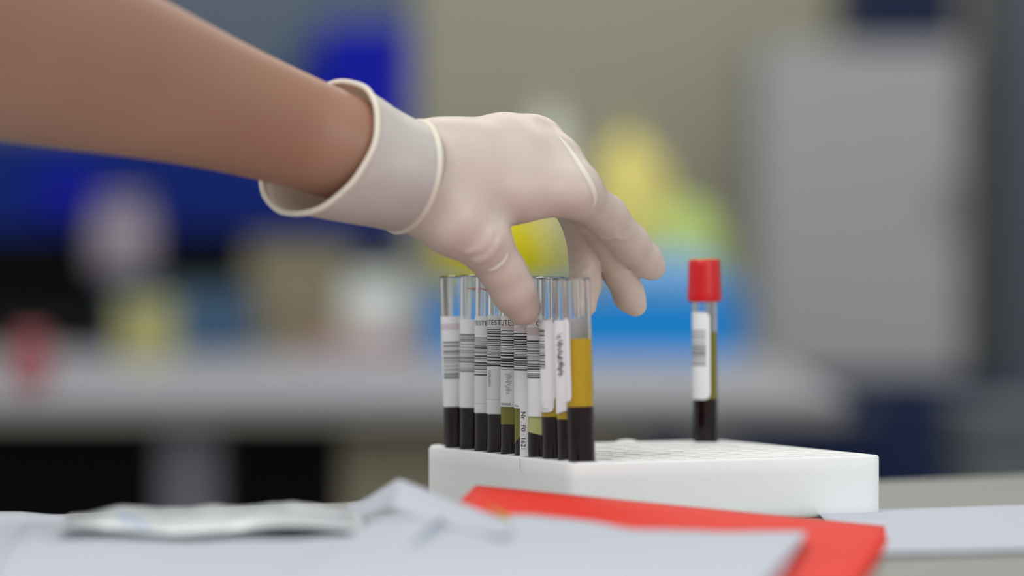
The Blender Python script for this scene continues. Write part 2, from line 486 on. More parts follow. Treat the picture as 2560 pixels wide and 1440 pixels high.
def row(i):   # centre of hole i (1 far left .. 10 nearest) as (pixel x at the rack, depth)
    p = rk(M0 + P1 * (10 - i), M0); return 1280 + FPX * p.x / p.y, p.y
LW = (-125, 62)
pre = 'open blood tube in the row of ten, '
specs = {
 1: dict(dx=2, lean=-13, lab='open blood tube farthest from the red folder, at the left end of the row',
    d=dict(top=689, blood=1017, labels=[dict(az=(-125, 70), y=(790, 1015), bar=(853, 946, -60, 70, 11), ink=M_ink2, pink=(808, 824))])),
 2: dict(dx=6, lean=2, lab='open blood tube second from the left end, with a pale grey dense barcode',
    d=dict(top=687, blood=1019, mark=(722, -25, 45), labels=[dict(az=LW, y=(798, 1018), bar=(835, 929, -90, 62, 12), ink=M_ink2, corner=0.002)])),
 3: dict(dx=10, lean=3, lab='open blood tube third from the left, its label cut off at the letters EST',
    d=dict(top=688, blood=1034, mark=(723, -40, 20), labels=[dict(az=LW, y=(790, 1031), bar=(843, 938, -90, 62, 13), text=[('TESTE', 0.0034, -76, 813, False, M_ink)], rule=[(1008, -90, 60, M_ink3)])])),
 4: dict(dx=8, lean=3, lab='open blood tube fourth from the left, with the boldest black barcode',
    d=dict(top=689, blood=1036, labels=[dict(az=LW, y=(788, 1034), text=[('UTEST', 0.0036, -84, 812, False, M_ink)]),
       dict(az=LW, y=(807, 1032), bar=(819, 915, -88, 55, 14), rule=[(998, -90, 60, M_ink3)], hand=[(-70, -40, 925, 965, 3, M_ink3)])])),
 5: dict(dx=8, lean=2, lab='open blood tube with olive serum under a short label ending in small print',
    d=dict(top=690, blood=1061, serum=800, smat=M_serumO, labels=[dict(az=LW, y=(790, 1016), bar=(826, 923, -80, 62, 15),
       text=[('CUTEST', 0.0038, -92, 813, False, M_ink), ('GRANDE - ITALIA', 0.0017, -70, 1012, False, M_ink)], pink=(812, 823), hand=[(-45, -5, 932, 985, 5, M_ink3)])])),
 6: dict(dx=8, lean=0, lab='open blood tube with the narrow white strip reading Nr. F0: 1621',
    d=dict(top=690, blood=1085, serum=800, smat=M_serumO, slope=0.006, slope_az=R(60), labels=[dict(az=LW, y=(792, 1020), bar=(832, 928, -90, 62, 16),
       text=[('CUTEST', 0.0036, -85, 813, False, M_ink), ('ITALIA', 0.0013, -72, 1016, False, M_ink)], pink=(815, 828)),
       dict(az=(-33, 10), y=(1003, 1150), text=[('Nr . F0 : 1621', 0.0034, -27, 1027, True, M_ink)])])),
 7: dict(dx=8, lean=-4, lab='open blood tube with pale yellow gel showing under its label',
    d=dict(top=692, blood=1087, serum=810, smat=M_gel, slope=-0.0015, slope_az=R(90), labels=[dict(az=LW, y=(795, 1040), bar=(850, 946, -90, 62, 17), ink=M_ink,
       text=[('CUTEST', 0.0036, -20, 814, False, M_ink)], pink=(818, 838))])),
 8: dict(dx=8, lean=-10, lab='open amber serum tube third from the near end, label with rounded corners',
    d=dict(top=693, blood=1041, serum=809, labels=[dict(az=(-140, -2), y=(850, 1029), corner=0.003, mat=M_label, text=[('EU', 0.0016, -72, 1016, False, M_ink3), ('SERUM', 0.0016, -70, 1024, False, M_ink3)]),
       dict(az=(-140, 4), y=(800, 1003), corner=0.0022, bar=(822, 921, -120, -38, 18), ink=M_ink)])),
 9: dict(dx=10, lean=-12, lab='open amber serum tube second from the near end, label with scribbled handwriting',
    d=dict(top=695, blood=1047, serum=812, labels=[dict(az=(-120, 40), y=(800, 1033), corner=0.003, hand=[(-62, -15, 832, 942, 9, M_ink), (-58, -20, 850, 935, 19, M_ink2)], cut=lambda s: 0.005 * max(0.0, s - 0.35))])),
 10: dict(dx=0, lean=-14, lab='nearest open blood tube, widest, with clear amber serum facing the camera',
    d=dict(top=695, blood=1016, serum=846, labels=[dict(az=(95, 322), y=(795, 1003), corner=0.0025, mat=M_label)])),
}
for i in range(1, 11):
    s = specs[i]; px, Y = row(i)
    make_tube(px + s['dx'], Y, s['lean'], s['lab'], s['d'])
cp = rk(M0 + 9 * P1, M0 + 9 * P2)
make_tube(1280 + FPX * cp.x / cp.y - 4, cp.y, -4, 'tube with a red cap standing alone at the back of the foam rack',
    dict(top=665, blood=997, serum=830, smat=M_serumO, cap=(648, 755), labels=[dict(az=(-112, 22), y=(780, 998), corner=0.0035, bar=(826, 913, -85, 2, 30), ink=M_ink2)]))

# ------------------------------------------------------------------ forearm and gloved hand
def roundcone(p, a, b, r1, r2):
    a = np.array(a); b = np.array(b); ba = b - a
    t = np.clip(((p - a) @ ba) / (ba @ ba), 0, 1)
    return np.linalg.norm(p - a - t[:, None] * ba, axis=1) - (r1 + (r2 - r1) * t)
def smin(a, b, k):
    h = np.clip(0.5 + 0.5 * (b - a) / k, 0, 1)
    return b + (a - b) * h - k * h * (1 - h)
WRIST = [(985, 440, 2.008, 0.0228), (1060, 440, 2.018, 0.0232), (1130, 432, 2.026, 0.0225)]
META = [((1110, 470, 2.014, 0.0175), (1290, 484, 2.022, 0.0132), (1440, 478, 2.030, 0.0114)),
        ((1110, 432, 2.024, 0.0185), (1290, 418, 2.036, 0.0142), (1386, 414, 2.045, 0.0118)),
        ((1110, 424, 2.036, 0.0165), (1270, 380, 2.050, 0.0136), (1338, 364, 2.060, 0.0114)),
        ((1100, 420, 2.044, 0.0140), (1250, 366, 2.064, 0.0122), (1304, 354, 2.076, 0.0104))]
THUMB = [(1075, 490, 2.008, 0.0190), (1140, 553, 2.006, 0.0172), (1207, 603, 2.008, 0.0136), (1259, 682, 2.014, 0.0107), (1285, 730, 2.018, 0.0104), (1308, 771, 2.021, 0.0086)]
FINGERS = [
    [(1440, 480, 2.030, 0.0108), (1516, 540, 2.056, 0.0100), (1574, 608, 2.074, 0.0092), (1610, 648, 2.084, 0.0084), (1631, 667, 2.088, 0.0068)],
    [(1386, 414, 2.045, 0.0110), (1508, 575, 2.074, 0.0092), (1550, 680, 2.088, 0.0082), (1574, 742, 2.092, 0.0074), (1590, 766, 2.093, 0.0052)],
    [(1338, 364, 2.060, 0.0106), (1446, 535, 2.075, 0.0094), (1463, 640, 2.083, 0.0077), (1462, 710, 2.080, 0.0078), (1458, 762, 2.072, 0.0068)],
    [(1304, 354, 2.076, 0.0098), (1430, 520, 2.098, 0.0085), (1485, 610, 2.104, 0.0072), (1510, 672, 2.104, 0.0060)]]
def W(q): return (tuple(P(q[0], q[1], q[2])), q[3])
def chain(p, pts, k):
    d = None
    for a, b in zip(pts[:-1], pts[1:]):
        (A, ra), (B, rb) = W(a), W(b)
        x = roundcone(p, A, B, ra, rb)
        d = x if d is None else smin(d, x, k)
    return d
def hand_base(p):
    palm = chain(p, WRIST, 0.006)
    for m_ in META: palm = smin(palm, chain(p, m_, 0.006), 0.020)
    palm = smin(palm, chain(p, [(1304, 354, 2.076, .0100), (1340, 362, 2.062, .0108), (1386, 408, 2.048, .0110), (1438, 478, 2.031, .0106)], .006), .008)
    # soft pad between thumb and index side of the palm
    palm = smin(palm, roundcone(p, P(1130, 500, 2.020), P(1215, 515, 2.028), 0.015, 0.009), 0.012)
    out = smin(palm, chain(p, THUMB, 0.004), 0.009)
    for f in FINGERS:
        out = np.minimum(out, smin(palm, chain(p, f, 0.004), 0.006))
    return out

def project(px, py):
    o = np.array((0, 0, CAMZ)); d = np.array(RAY(px, py)); t = 1.9
    for _ in range(80):
        q = o + d * t; v = float(hand_base(q[None])[0])
        if abs(v) < 1e-5: break
        t += v * 0.8
        if t > 2.3: return None
    return Vector(o + d * t)
def on_glove(pts, n):
    run = []
    for x, y in spline(pts, n):
        p = project(x, y)
        if p is None or (run and (p - run[-1]).length > 0.010): break
        run.append(p)
    return run
CREASES = []
for pts in ([(1168, 630), (1198, 622), (1220, 598), (1228, 578)], [(1188, 652), (1216, 644), (1238, 622), (1248, 600)],
            [(1432, 558), (1450, 571), (1474, 566)], [(1440, 684), (1460, 678), (1484, 664)], [(1500, 590), (1520, 594), (1540, 582)],
            [(1530, 690), (1548, 690), (1570, 682)], [(1540, 590), (1556, 596), (1570, 590)]):
    run = on_glove(pts, 9)
    CREASES += [(np.array(a + Vector((0, .0008, 0))), np.array(b + Vector((0, .0008, 0)))) for a, b in zip(run[:-1], run[1:])]
def hand_sdf(p):
    out = hand_base(p)
    near = np.abs(out) < 0.006
    if near.any() and CREASES:
        q = p[near]; d = np.full(len(q), 1.0)
        for a, b in CREASES: d = np.minimum(d, roundcone(q, a, b, .0012, .0012))
        out[near] = smin(out[near], d, .0018)
    return out

def surface_nets(f, lo, hi, h):
    n = np.ceil((np.array(hi) - np.array(lo)) / h).astype(int) + 1
    ax = [lo[i] + h * np.arange(n[i]) for i in range(3)]
    G = np.stack(np.meshgrid(*ax, indexing='ij'), -1).reshape(-1, 3)
    F = np.concatenate([f(c) for c in np.array_split(G, max(1, len(G) // 200000))]).reshape(n)
    S = F < 0
    c = n - 1
    acc = np.zeros((*c, 3)); cnt = np.zeros(c)
    corners = [(i, j, k) for i in (0, 1) for j in (0, 1) for k in (0, 1)]
    def sub(A, o): return A[o[0]:o[0] + c[0], o[1]:o[1] + c[1], o[2]:o[2] + c[2]]
    for a in corners:
        for d in range(3):
            if a[d]: continue
            b = list(a); b[d] = 1
            fa, fb = sub(F, a), sub(F, b); cr = sub(S, a) != sub(S, b)
            t = np.where(cr, fa / np.where(cr, fa - fb, 1), 0)
            for q in range(3):
                acc[..., q] += np.where(cr, (a[q] + (t if q == d else 0)), 0)
            cnt += cr
    act = cnt > 0
    idx = -np.ones(c, int); idx[act] = np.arange(act.sum())
    cell = np.argwhere(act)
    verts = np.array(lo) + h * (cell + acc[act] / cnt[act][:, None])
    quads = []
    for d in range(3):
        e1, e2 = (d + 1) % 3, (d + 2) % 3
        s0 = [slice(0, None)] * 3; s1 = [slice(0, None)] * 3
        s0[d] = slice(0, -1); s1[d] = slice(1, None)
        A, B = S[tuple(s0)], S[tuple(s1)]
        pos = np.argwhere(A != B)
        ok = (pos[:, e1] > 0) & (pos[:, e2] > 0) & (pos[:, e1] < c[e1]) & (pos[:, e2] < c[e2])
        pos = pos[ok]; fl = A[tuple(pos.T)]
        o1 = np.zeros(3, int); o1[e1] = 1; o2 = np.zeros(3, int); o2[e2] = 1
        g = lambda q: idx[tuple(q.T)]
        Q = np.stack([g(pos - o1 - o2), g(pos - o2), g(pos), g(pos - o1)], 1)
        Q[~fl] = Q[~fl][:, ::-1]
        quads.append(Q)
    return verts, np.concatenate(quads)

# arm: bare forearm, continuous into the glove
ARM = [(-650, -110, 1.700, 0.050, 0.047), (-420, -48, 1.745, 0.0515, 0.048), (-200, 18, 1.790, 0.0505, 0.046), (0, 80, 1.830, 0.0475, 0.043), (180, 138, 1.868, 0.0425, 0.038), (360, 197, 1.908, 0.0368, 0.033),
       (540, 258, 1.945, 0.0315, 0.0275), (720, 320, 1.974, 0.0275, 0.0245), (850, 368, 1.986, 0.0255, 0.0250), (950, 404, 1.995, 0.0232, 0.0242), (1050, 432, 2.014, 0.0188, 0.0200), (1150, 430, 2.028, 0.0150, 0.0150)]
def build_arm():
    sp = spline(ARM, 60); n = 36; vs, fs = [], []
    C = [P(q[0], q[1], q[2]) for q in sp]
    for i, q in enumerate(sp):
        t = (C[min(i + 1, 59)] - C[max(i - 1, 0)]).normalized()
        a = Vector((0, 1, 0)).cross(t); a = -a if a.z < 0 else a
        a.normalize(); b = t.cross(a)
        for k in range(n):
            w = 2 * math.pi * k / n
            vs.append(C[i] + a * (q[3] * math.cos(w)) + b * (q[4] * math.sin(w)))
    for i in range(59):
        for k in range(n):
            l = (k + 1) % n
            fs.append((i * n + k, i * n + l, (i + 1) * n + l, (i + 1) * n + k))
    for i, s in ((0, -1), (59, 1)):           # rounded ends
        t = (C[min(i + 1, 59)] - C[max(i - 1, 0)]).normalized() * s
        base = i * n; r = sp[i][3]; prev = base
        for j in range(1, 5):
            w = math.pi / 2 * j / 5; st = len(vs)
            for k in range(n): vs.append(C[i] + (Vector(vs[base + k]) - C[i]) * math.cos(w) + t * (r * 0.8 * math.sin(w)))
            for k in range(n):
                l = (k + 1) % n; fs.append((prev + k, prev + l, st + l, st + k) if s > 0 else (prev + l, prev + k, st + k, st + l))
            prev = st
        vs.append(C[i] + t * r * 0.8); m_ = len(vs) - 1
        for k in range(n):
            l = (k + 1) % n; fs.append((prev + k, prev + l, m_) if s > 0 else (prev + l, prev + k, m_))
    o = mesh('person', vs, fs, M_skin)
    return tag(o, 'bare forearm with a white latex gloved hand reaching down to the tubes', 'person')
arm = build_arm()
V_, Q_ = surface_nets(hand_sdf, (-0.068, 1.960, 0.838), (0.082, 2.130, 0.958), 0.00105)
glove = mesh('glove', V_, Q_, M_glove, arm)
sm = glove.modifiers.new('smooth', 'SMOOTH'); sm.iterations = 4; sm.factor = 0.5
glove['label'] = 'thin off-white latex glove with a loose cuff'

def ring(C, a, b, Y, da, db, n=64, wob=0.0, seed=0):
    out = []
    for i in range(n):
        w = 2 * math.pi * i / n
        k = 1 + wob * (noise.noise(Vector((2.2 * math.cos(w), 2.2 * math.sin(w), seed * 3.1))))
        cx, sx = math.cos(w) * k, math.sin(w) * k
        out.append(P(C[0] + a[0] * cx + b[0] * sx, C[1] + a[1] * cx + b[1] * sx, Y + da * cx + db * sx))
    return out
RIM = dict(C=(800, 371), a=(88, -162), b=(116, 34), Y=1.985, da=0.004, db=-0.025)
MIDR = dict(C=(905, 405), a=(55, -148), b=(98, 20), Y=1.998, da=0.003, db=-0.029)
FOLD = dict(C=(1018, 442), a=(24, -136), b=(74, -4), Y=2.011, da=0.002, db=-0.033)
TUCK = dict(C=(1048, 441), a=(18, -124), b=(66, -6), Y=2.017, da=0.002, db=-0.0245)
seqs = [ring(**RIM, wob=0.03, seed=1)]
def lerp_ring(A, B, s, wob, seed):
    d = {}
    for k in A:
        d[k] = tuple(x + (y - x) * s for x, y in zip(A[k], B[k])) if isinstance(A[k], tuple) else A[k] + (B[k] - A[k]) * s
    return ring(**d, wob=wob, seed=seed)
for s in (0.2, 0.4, 0.6, 0.8, 1.0): seqs.append(lerp_ring(RIM, MIDR, s, 0.03, 1 + s * 0.35))
for s in (0.2, 0.4, 0.6, 0.8, 1.0): seqs.append(lerp_ring(MIDR, FOLD, s, 0.03 * (1 - s * 0.6), 1.35 + s * 0.3))
seqs.append(lerp_ring(FOLD, TUCK, 0.5, 0.01, 1.7)); seqs.append(ring(**TUCK))
n = 64; vs = [v for r_ in seqs for v in r_]; fs = []
for i in range(len(seqs) - 1):
    for k in range(n):
        l = (k + 1) % n; fs.append((i * n + k, i * n + l, (i + 1) * n + l, (i + 1) * n + k))
cuff = mesh('cuff', vs, fs, M_cuff, glove)
so = cuff.modifiers.new('thickness', 'SOLIDIFY'); so.thickness = 0.0004; so.offset = 0
tube_path('cuff_rim', ring(**RIM, wob=0.03, seed=1), 0.0015, M_bead, glove, 10, True)
tube_path('cuff_fold', lerp_ring(FOLD, TUCK, 0.12, 0.012, 1.7), 0.0021, M_bead, glove, 10, True)

for pts, r in (([(1386, 330), (1420, 372), (1452, 420), (1478, 467), (1485, 500), (1474, 524)], 0.0020), ([(1208, 676), (1236, 671), (1260, 650), (1270, 620)], 0.0013)):
    run = on_glove(pts, 30)
    if len(run) > 4: tube_path('fold', [p + Vector((0, r * 0.66, 0)) for p in run], r, M_bead, glove, 10, False, True)

# ------------------------------------------------------------------ papers on the table
def sheet(name, corners, m, label, cat, th=0.0003, nu=24, nv=16, wave=None, parent=None, group=None):
    """corners: back left, back right, front right, front left (world points)"""
    bl, br, fr, fl = [Vector(c) for c in corners]; vs, fs = [], []
    for j in range(nv + 1):
        v = j / nv
        for i in range(nu + 1):
            u = i / nu
            p = (bl * (1 - u) + br * u) * (1 - v) + (fl * (1 - u) + fr * u) * v
            if wave: p = p + Vector((0, 0, wave(u, v)))
            vs.append(p)
    for j in range(nv):
        for i in range(nu):
            a = j * (nu + 1) + i; fs.append((a, a + nu + 1, a + nu + 2, a + 1))
    o = mesh(name, vs, fs, m, parent)
    s = o.modifiers.new('thickness', 'SOLIDIFY'); s.thickness = th; s.offset = 1
    if label: tag(o, label, cat, group)
    return o
def wv(seed, amp, fu=3, fv=2): return lambda u, v: amp * (noise.noise(Vector((u * fu, v * fv, seed * 7.3))) + 0.6)
sheet('paper_sheet', [T(-500, 1262, .004), T(170, 1292, .003), T(560, 1500, .003), T(-800, 1500, .003)], M_paper,
      'white paper sheet at the bottom left corner, under the plastic packet', 'paper', wave=wv(1, .0028, 6, 4))
sheet('paper_sheet', [T(60, 1312, .0065), T(1120, 1290, .0065), T(930, 1500, .0065), T(-60, 1500, .0065)], M_paper,
      'large white sheet across the foreground in front of the plastic packet', 'paper', wave=wv(2, .0015, 6, 3))
sheet('paper_sheet', [T(2040, 1279, .0012), T(2760, 1258, .0012), T(2800, 1372, .0012), T(2140, 1388, .0012)], M_paper,
      'white printed form lying beside the right end of the foam rack', 'paper', wave=wv(6, .0004))
RED = [P(1190, 1216, 1.952), P(2243, 1321, 1.952), T(2120, 1520, .003), T(965, 1430, .0035)]
redc = sheet('red_folder', RED, M_red, 'glossy red card folder in front of the foam rack', 'folder', th=0.0006)
from mathutils.bvhtree import BVHTree
rbv = BVHTree.FromPolygons([v.co.copy() for v in redc.data.vertices], [tuple(p.vertices) for p in redc.data.polygons])
EXT = [RED[0] + (RED[0] - RED[1]) * .4, RED[1], RED[2], RED[3] + (RED[3] - RED[2]) * .4]
xbv = BVHTree.FromPolygons(EXT, [(0, 1, 2), (0, 2, 3)])
def top_sheet():
    tp_ = spline([(926, 1298), (1010, 1288), (1110, 1300), (1210, 1312), (1300, 1299), (1400, 1306), (1500, 1316), (1580, 1332), (1700, 1329), (1850, 1325), (2042, 1323)], 49)
    nv = 14; vs, fs = [], []
    for i in range(49):
        u = i / 48; b = (640 + (1905 - 640) * u, 1500)
        for k in range(nv + 1):
            v = k / nv; x = tp_[i][0] * (1 - v) + b[0] * v; y = tp_[i][1] * (1 - v) + b[1] * v
            q = T(x, y, .0095)
            hit = rbv.ray_cast(Vector((0, 0, CAMZ)), RAY(x, y))[0]
            if hit is not None:
                h2 = hit + Vector((0, 0, .0022 + .0012 * (0.5 + 0.5 * math.sin(6 * u + 2 * v))))
                if h2.z > q.z: q = h2
            else:                                   # hangs down past the folder's left edge
                ex = xbv.ray_cast(Vector((0, 0, CAMZ)), RAY(x, y))[0]
                dpx = 1190 - 225 * (y - 1216) / 214 - x
                if ex is not None and 0 <= dpx < 330 and ex.z + .002 > q.z:
                    w = 1 - dpx / 330; w = w * w * (3 - 2 * w)
                    q = ON(x, y, q.z + (ex.z + .0024 - q.z) * w)
            vs.append(q)
    for i in range(48):
        for k in range(nv):
            a = i * (nv + 1) + k; fs.append((a, a + 1, a + nv + 2, a + nv + 1))
    o = mesh('paper_sheet', vs, fs, M_paper); m_ = o.modifiers.new('smooth', 'SMOOTH'); m_.iterations = 6
    m_ = o.modifiers.new('thickness', 'SOLIDIFY'); m_.thickness = 0.0003; m_.offset = 1
    tag(o, 'white paper lying on top of the red folder', 'paper')
top_sheet()
# tented sheet
def tent():
    up = spline([(868, 1262), (905, 1252), (950, 1225), (985, 1203), (998, 1199), (1014, 1203), (1090, 1232), (1190, 1270), (1250, 1294), (1284, 1314)], 40)
    lo = spline([(858, 1300), (890, 1298), (930, 1288), (962, 1275), (974, 1272), (990, 1276), (1080, 1302), (1160, 1324), (1222, 1336), (1268, 1342)], 40)
    vs, fs = [], []; nv = 6
    for i in range(40):
        w = i / 39
        A = P(up[i][0], up[i][1], 1.93 - .125 * w); B = P(lo[i][0], lo[i][1], 1.89 - .165 * w)
        for k in range(nv + 1):
            s = k / nv; p = A * (1 - s) + B * s + Vector((0, 0, 0.0012 * math.sin(math.pi * s)))
            vs.append(p)
    for i in range(39):
        for k in range(nv):
            a = i * (nv + 1) + k; fs.append((a, a + 1, a + nv + 2, a + nv + 1))
    o = mesh('folded_paper', vs, fs, M_paper); s = o.modifiers.new('thickness', 'SOLIDIFY'); s.thickness = 0.0004; s.offset = -1
    return tag(o, 'white paper folded into a peak beside the red folder', 'paper')
tent()
# plastic packet
M_pack = mat('clear_film_packet', rgb(222, 228, 228), 0.28, 0.05, 40, 0.3, 60, Coat_Weight=0.4)
def packet():
    root = empty('specimen_packet', T(520, 1300, .004)); root.location.z = TABLE + .0095
    tag(root, 'crumpled clear plastic packet of papers at the left foreground', 'packet')
    inv = -Vector(root.location)
    A, B, Cc, D = T(175, 1292, .0095), T(915, 1281, .0095), T(905, 1334, .0095), T(140, 1340, .0095)
    nu, nv = 48, 18; vs, fs = [], []
    for side in (0, 1):
        for j in range(nv + 1):
            v = j / nv
            for i in range(nu + 1):
                u = i / nu
                p = (A * (1 - u) + B * u) * (1 - v) + (D * (1 - u) + Cc * u) * v
                edge = min(1, 6 * min(u, 1 - u)) * min(1, 3.2 * min(v, 1 - v))
                h = 0.0052 * edge ** 0.6 * (1 + 0.5 * noise.noise(Vector((u * 6, v * 3, 1.7)))) + 0.001 * noise.noise(Vector((u * 17, v * 7, 4.1))) * edge
                p = p + Vector((0, 0, (max(h, 0) + .0012 if side else 0.0002) + 0.0030 * (0.5 + 0.5 * math.sin(9 * u + 1.0)) * (v ** 4)))
                vs.append(p + inv)
    N = (nu + 1) * (nv + 1)
    for side in (0, 1):
        for j in range(nv):
            for i in range(nu):
                a = side * N + j * (nu + 1) + i; q = (a, a + nu + 1, a + nu + 2, a + 1); fs.append(q if side else q[::-1])
    rim = [j * (nu + 1) for j in range(nv)] + [nv * (nu + 1) + i for i in range(nu)] + [(nv - j) * (nu + 1) + nu for j in range(nv)] + [nu - i for i in range(nu)]
    for k in range(len(rim)):
        a, b = rim[k], rim[(k + 1) % len(rim)]; fs.append((a, b, b + N, a + N))
    mesh('film_pouch', vs, fs, M_pack, root)
    pts = [T(x, y, h) + inv for x, y, h in ((296, 1284, .0185), (312, 1293, .0180), (332, 1303, .0170), (368, 1318, .0145))]
    tube_path('blue_seal', [Vector(q) for q in spline(pts, 20)], 0.0008, mat('blue_seal_plastic', rgb(110, 165, 225), 0.4), root, 8)
packet()
# small olive strip
st = [P(1226, 1266, 1.825), P(1250, 1281, 1.815), P(1266, 1300, 1.805), P(1286, 1322, 1.795)]
pp = spline(st, 16); vs, fs = [], []
for i, p in enumerate(pp):
    vs += [Vector(p) + Vector((-0.0022, 0.004, 0.0006)), Vector(p) + Vector((0.0022, -0.004, -0.0006))]
    if i: fs.append((2 * i - 2, 2 * i - 1, 2 * i + 1, 2 * i))
o = mesh('tape_strip', vs, fs, mat('olive_tape', rgb(176, 160, 40), 0.3)); s = o.modifiers.new('thickness', 'SOLIDIFY'); s.thickness = 0.0004
tag(o, 'small olive yellow strip curling off the peaked white paper', 'strip')

# ------------------------------------------------------------------ bench and things behind
K = 1.45
BZ = CAMZ - 0.107 * K
def bx_(px, Y): return (px - 1280) / FPX * Y * K
def bz_(py, Y): return CAMZ - (py - HORIZON) / FPX * Y * K
def kbox(name, lo, hi, m, parent, bevel=0.002):
    return box(name, [c * K for c in lo], [c * K for c in hi], m, parent, bevel)
bn = empty('laboratory_bench', (0, 3.6 * K, 0)); tag(bn, 'long pale grey laboratory bench crossing the background', 'bench')
M_bench = mat('bench_laminate', rgb(152, 152, 158), 0.45, 0.03, 6)
M_edge = mat('bench_edge', rgb(150, 146, 136), 0.6, 0.04, 6)
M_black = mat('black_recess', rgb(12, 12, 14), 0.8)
M_olive = mat('olive_panel_paint', rgb(140, 132, 108), 0.6, 0.05, 6)
xr = bx_(2120, 2.9)
YF = -0.70 * K
box('bench_top', (-2.4, YF, BZ - 0.016), (xr, 0.85 * K, BZ), M_bench, bn, 0.005)
box('bench_apron', (-2.4, YF + .006, BZ - 0.030), (xr - 0.002, YF + .05, BZ - 0.0165), M_edge, bn, 0.003)
box('front_panel', (bx_(850, 2.95), YF + .1, 0.06), (bx_(1560, 2.95), YF + .13, BZ - 0.016), M_olive, bn, 0.003)
box('knee_shade_panel', (-2.4, -0.2, 0), (bx_(845, 2.95), -0.17, BZ - 0.016), M_black, bn, 0)  # black colour stands in for shade in the open knee space
M_blp = mat('bench_leg_paint', rgb(104, 100, 108), 0.5)
box('leg', (bx_(395, 2.95), YF + .06, 0), (bx_(550, 2.95), YF + .13, BZ - 0.030), M_blp, bn, 0.003)
box('leg', (xr - 0.06, 1.15, 0), (xr - 0.01, 1.2, BZ - 0.016), M_leg, bn, 0.003)
box('leg', (-2.35, YF + .06, 0), (-2.28, YF + .13, BZ - 0.030), M_blp, bn, 0.003)

# navy base cabinet with the pale cabinet on it
CY = 4.6
nc = empty('navy_base_cabinet', (bx_(2050, CY), CY * K, 0)); tag(nc, 'dark navy base cabinet on the floor past the right end of the bench', 'cabinet')
M_navy = mat('navy_laminate', rgb(22, 36, 72), 0.5, 0.06, 8, Specular_IOR_Level=0.2)
ntop = bz_(945, CY)
box('body', (-0.29, 0, 0.04), (0.29, 0.6, ntop), M_navy, nc, 0.003)
dh = (ntop - 0.06) / 3
for q in range(3):
    zz = 0.05 + q * dh
    dw = box('drawer', (-0.28, -0.02, zz), (0.28, 0, zz + dh - .012), M_navy, nc, 0.003)
    box('handle', (-0.08, -0.04, zz + dh - .05), (0.08, -0.02, zz + dh - .035), M_leg, dw, 0.002)
box('plinth', (-0.27, 0.04, 0), (0.27, 0.58, 0.04), M_black, nc, 0)
pc = empty('pale_cabinet', (bx_(2150, CY), CY * K, ntop)); tag(pc, 'tall pale grey cabinet standing on the navy base cabinet', 'cabinet')
M_pale = mat('pale_grey_laminate', rgb(162, 162, 164), 0.5, 0.03, 5)
pw = 0.112 * K; ph = bz_(110, CY) - ntop
box('body', (-pw, 0.02, 0), (pw, 0.5, ph), M_pale, pc, 0.004)
box('door', (-pw + 0.002, 0, 0.003), (pw - 0.002, 0.019, ph - 0.003), M_pale, pc, 0.003)
box('handle', (pw - 0.03, -0.02, ph * .45), (pw - 0.018, 0, ph * .6), M_leg, pc, 0.002)
nb = empty('navy_storage_box', (bx_(2268, CY), CY * K + .02, ntop + ph)); tag(nb, 'dark navy storage box on top of the pale grey cabinet', 'box')
M_nvb = mat('navy_plastic', rgb(16, 30, 62), 0.5, Specular_IOR_Level=0.2)
box('body', (-0.088, 0.006, 0), (0.088, 0.40, 0.15), M_nvb, nb, 0.004)
box('lid', (-0.094, 0, 0.15), (0.094, 0.406, 0.17), M_nvb, nb, 0.003)
gb = empty('grey_bin', (bx_(2590, 3.9), 3.9 * K, 0)); tag(gb, 'grey waste bin at the right edge beside the navy cabinet', 'bin')
gh = bz_(1005, 3.9)
bm = bmesh.new(); add_box(bm, (-0.11, -0.14, 0), (0.11, 0.14, gh - 0.03), 0.015, 3)
for v in bm.verts: v.co.x *= 0.86 + 0.14 * v.co.z / gh; v.co.y *= 0.86 + 0.14 * v.co.z / gh
M_gbin = mat('grey_bin_plastic', rgb(96, 102, 106), 0.5)
bmobj('body', bm, M_gbin, gb)
box('lid', (-0.115, -0.145, gh - 0.03), (0.115, 0.145, gh), M_gbin, gb, 0.006)

# blue crate with bags
cY = 3.86
cr = empty('blue_crate', (bx_(1466, cY), cY * K, BZ)); tag(cr, 'bright blue plastic crate on the bench behind the tubes', 'crate')
M_blue = mat('cyan_blue_plastic', rgb(0, 146, 228), 0.45, 0.04, 10, Specular_IOR_Level=0.25)
cw = bx_(1855, cY) - bx_(1466, cY); chh = bz_(728, cY) - BZ; cd = .32; th_ = .006
box('front_wall', (-cw, 0, th_), (cw, th_, chh), M_blue, cr); box('back_wall', (-cw, cd - th_, th_), (cw, cd, chh), M_blue, cr)
box('side_wall', (-cw, th_, th_), (-cw + th_, cd - th_, chh), M_blue, cr); box('side_wall', (cw - th_, th_, th_), (cw, cd - th_, chh), M_blue, cr)
box('base', (-cw, 0, 0), (cw, cd, th_), M_blue, cr)
box('lip', (-cw - 0.008, -0.008, chh - 0.012), (cw + 0.008, 0, chh), M_blue, cr, 0.002)

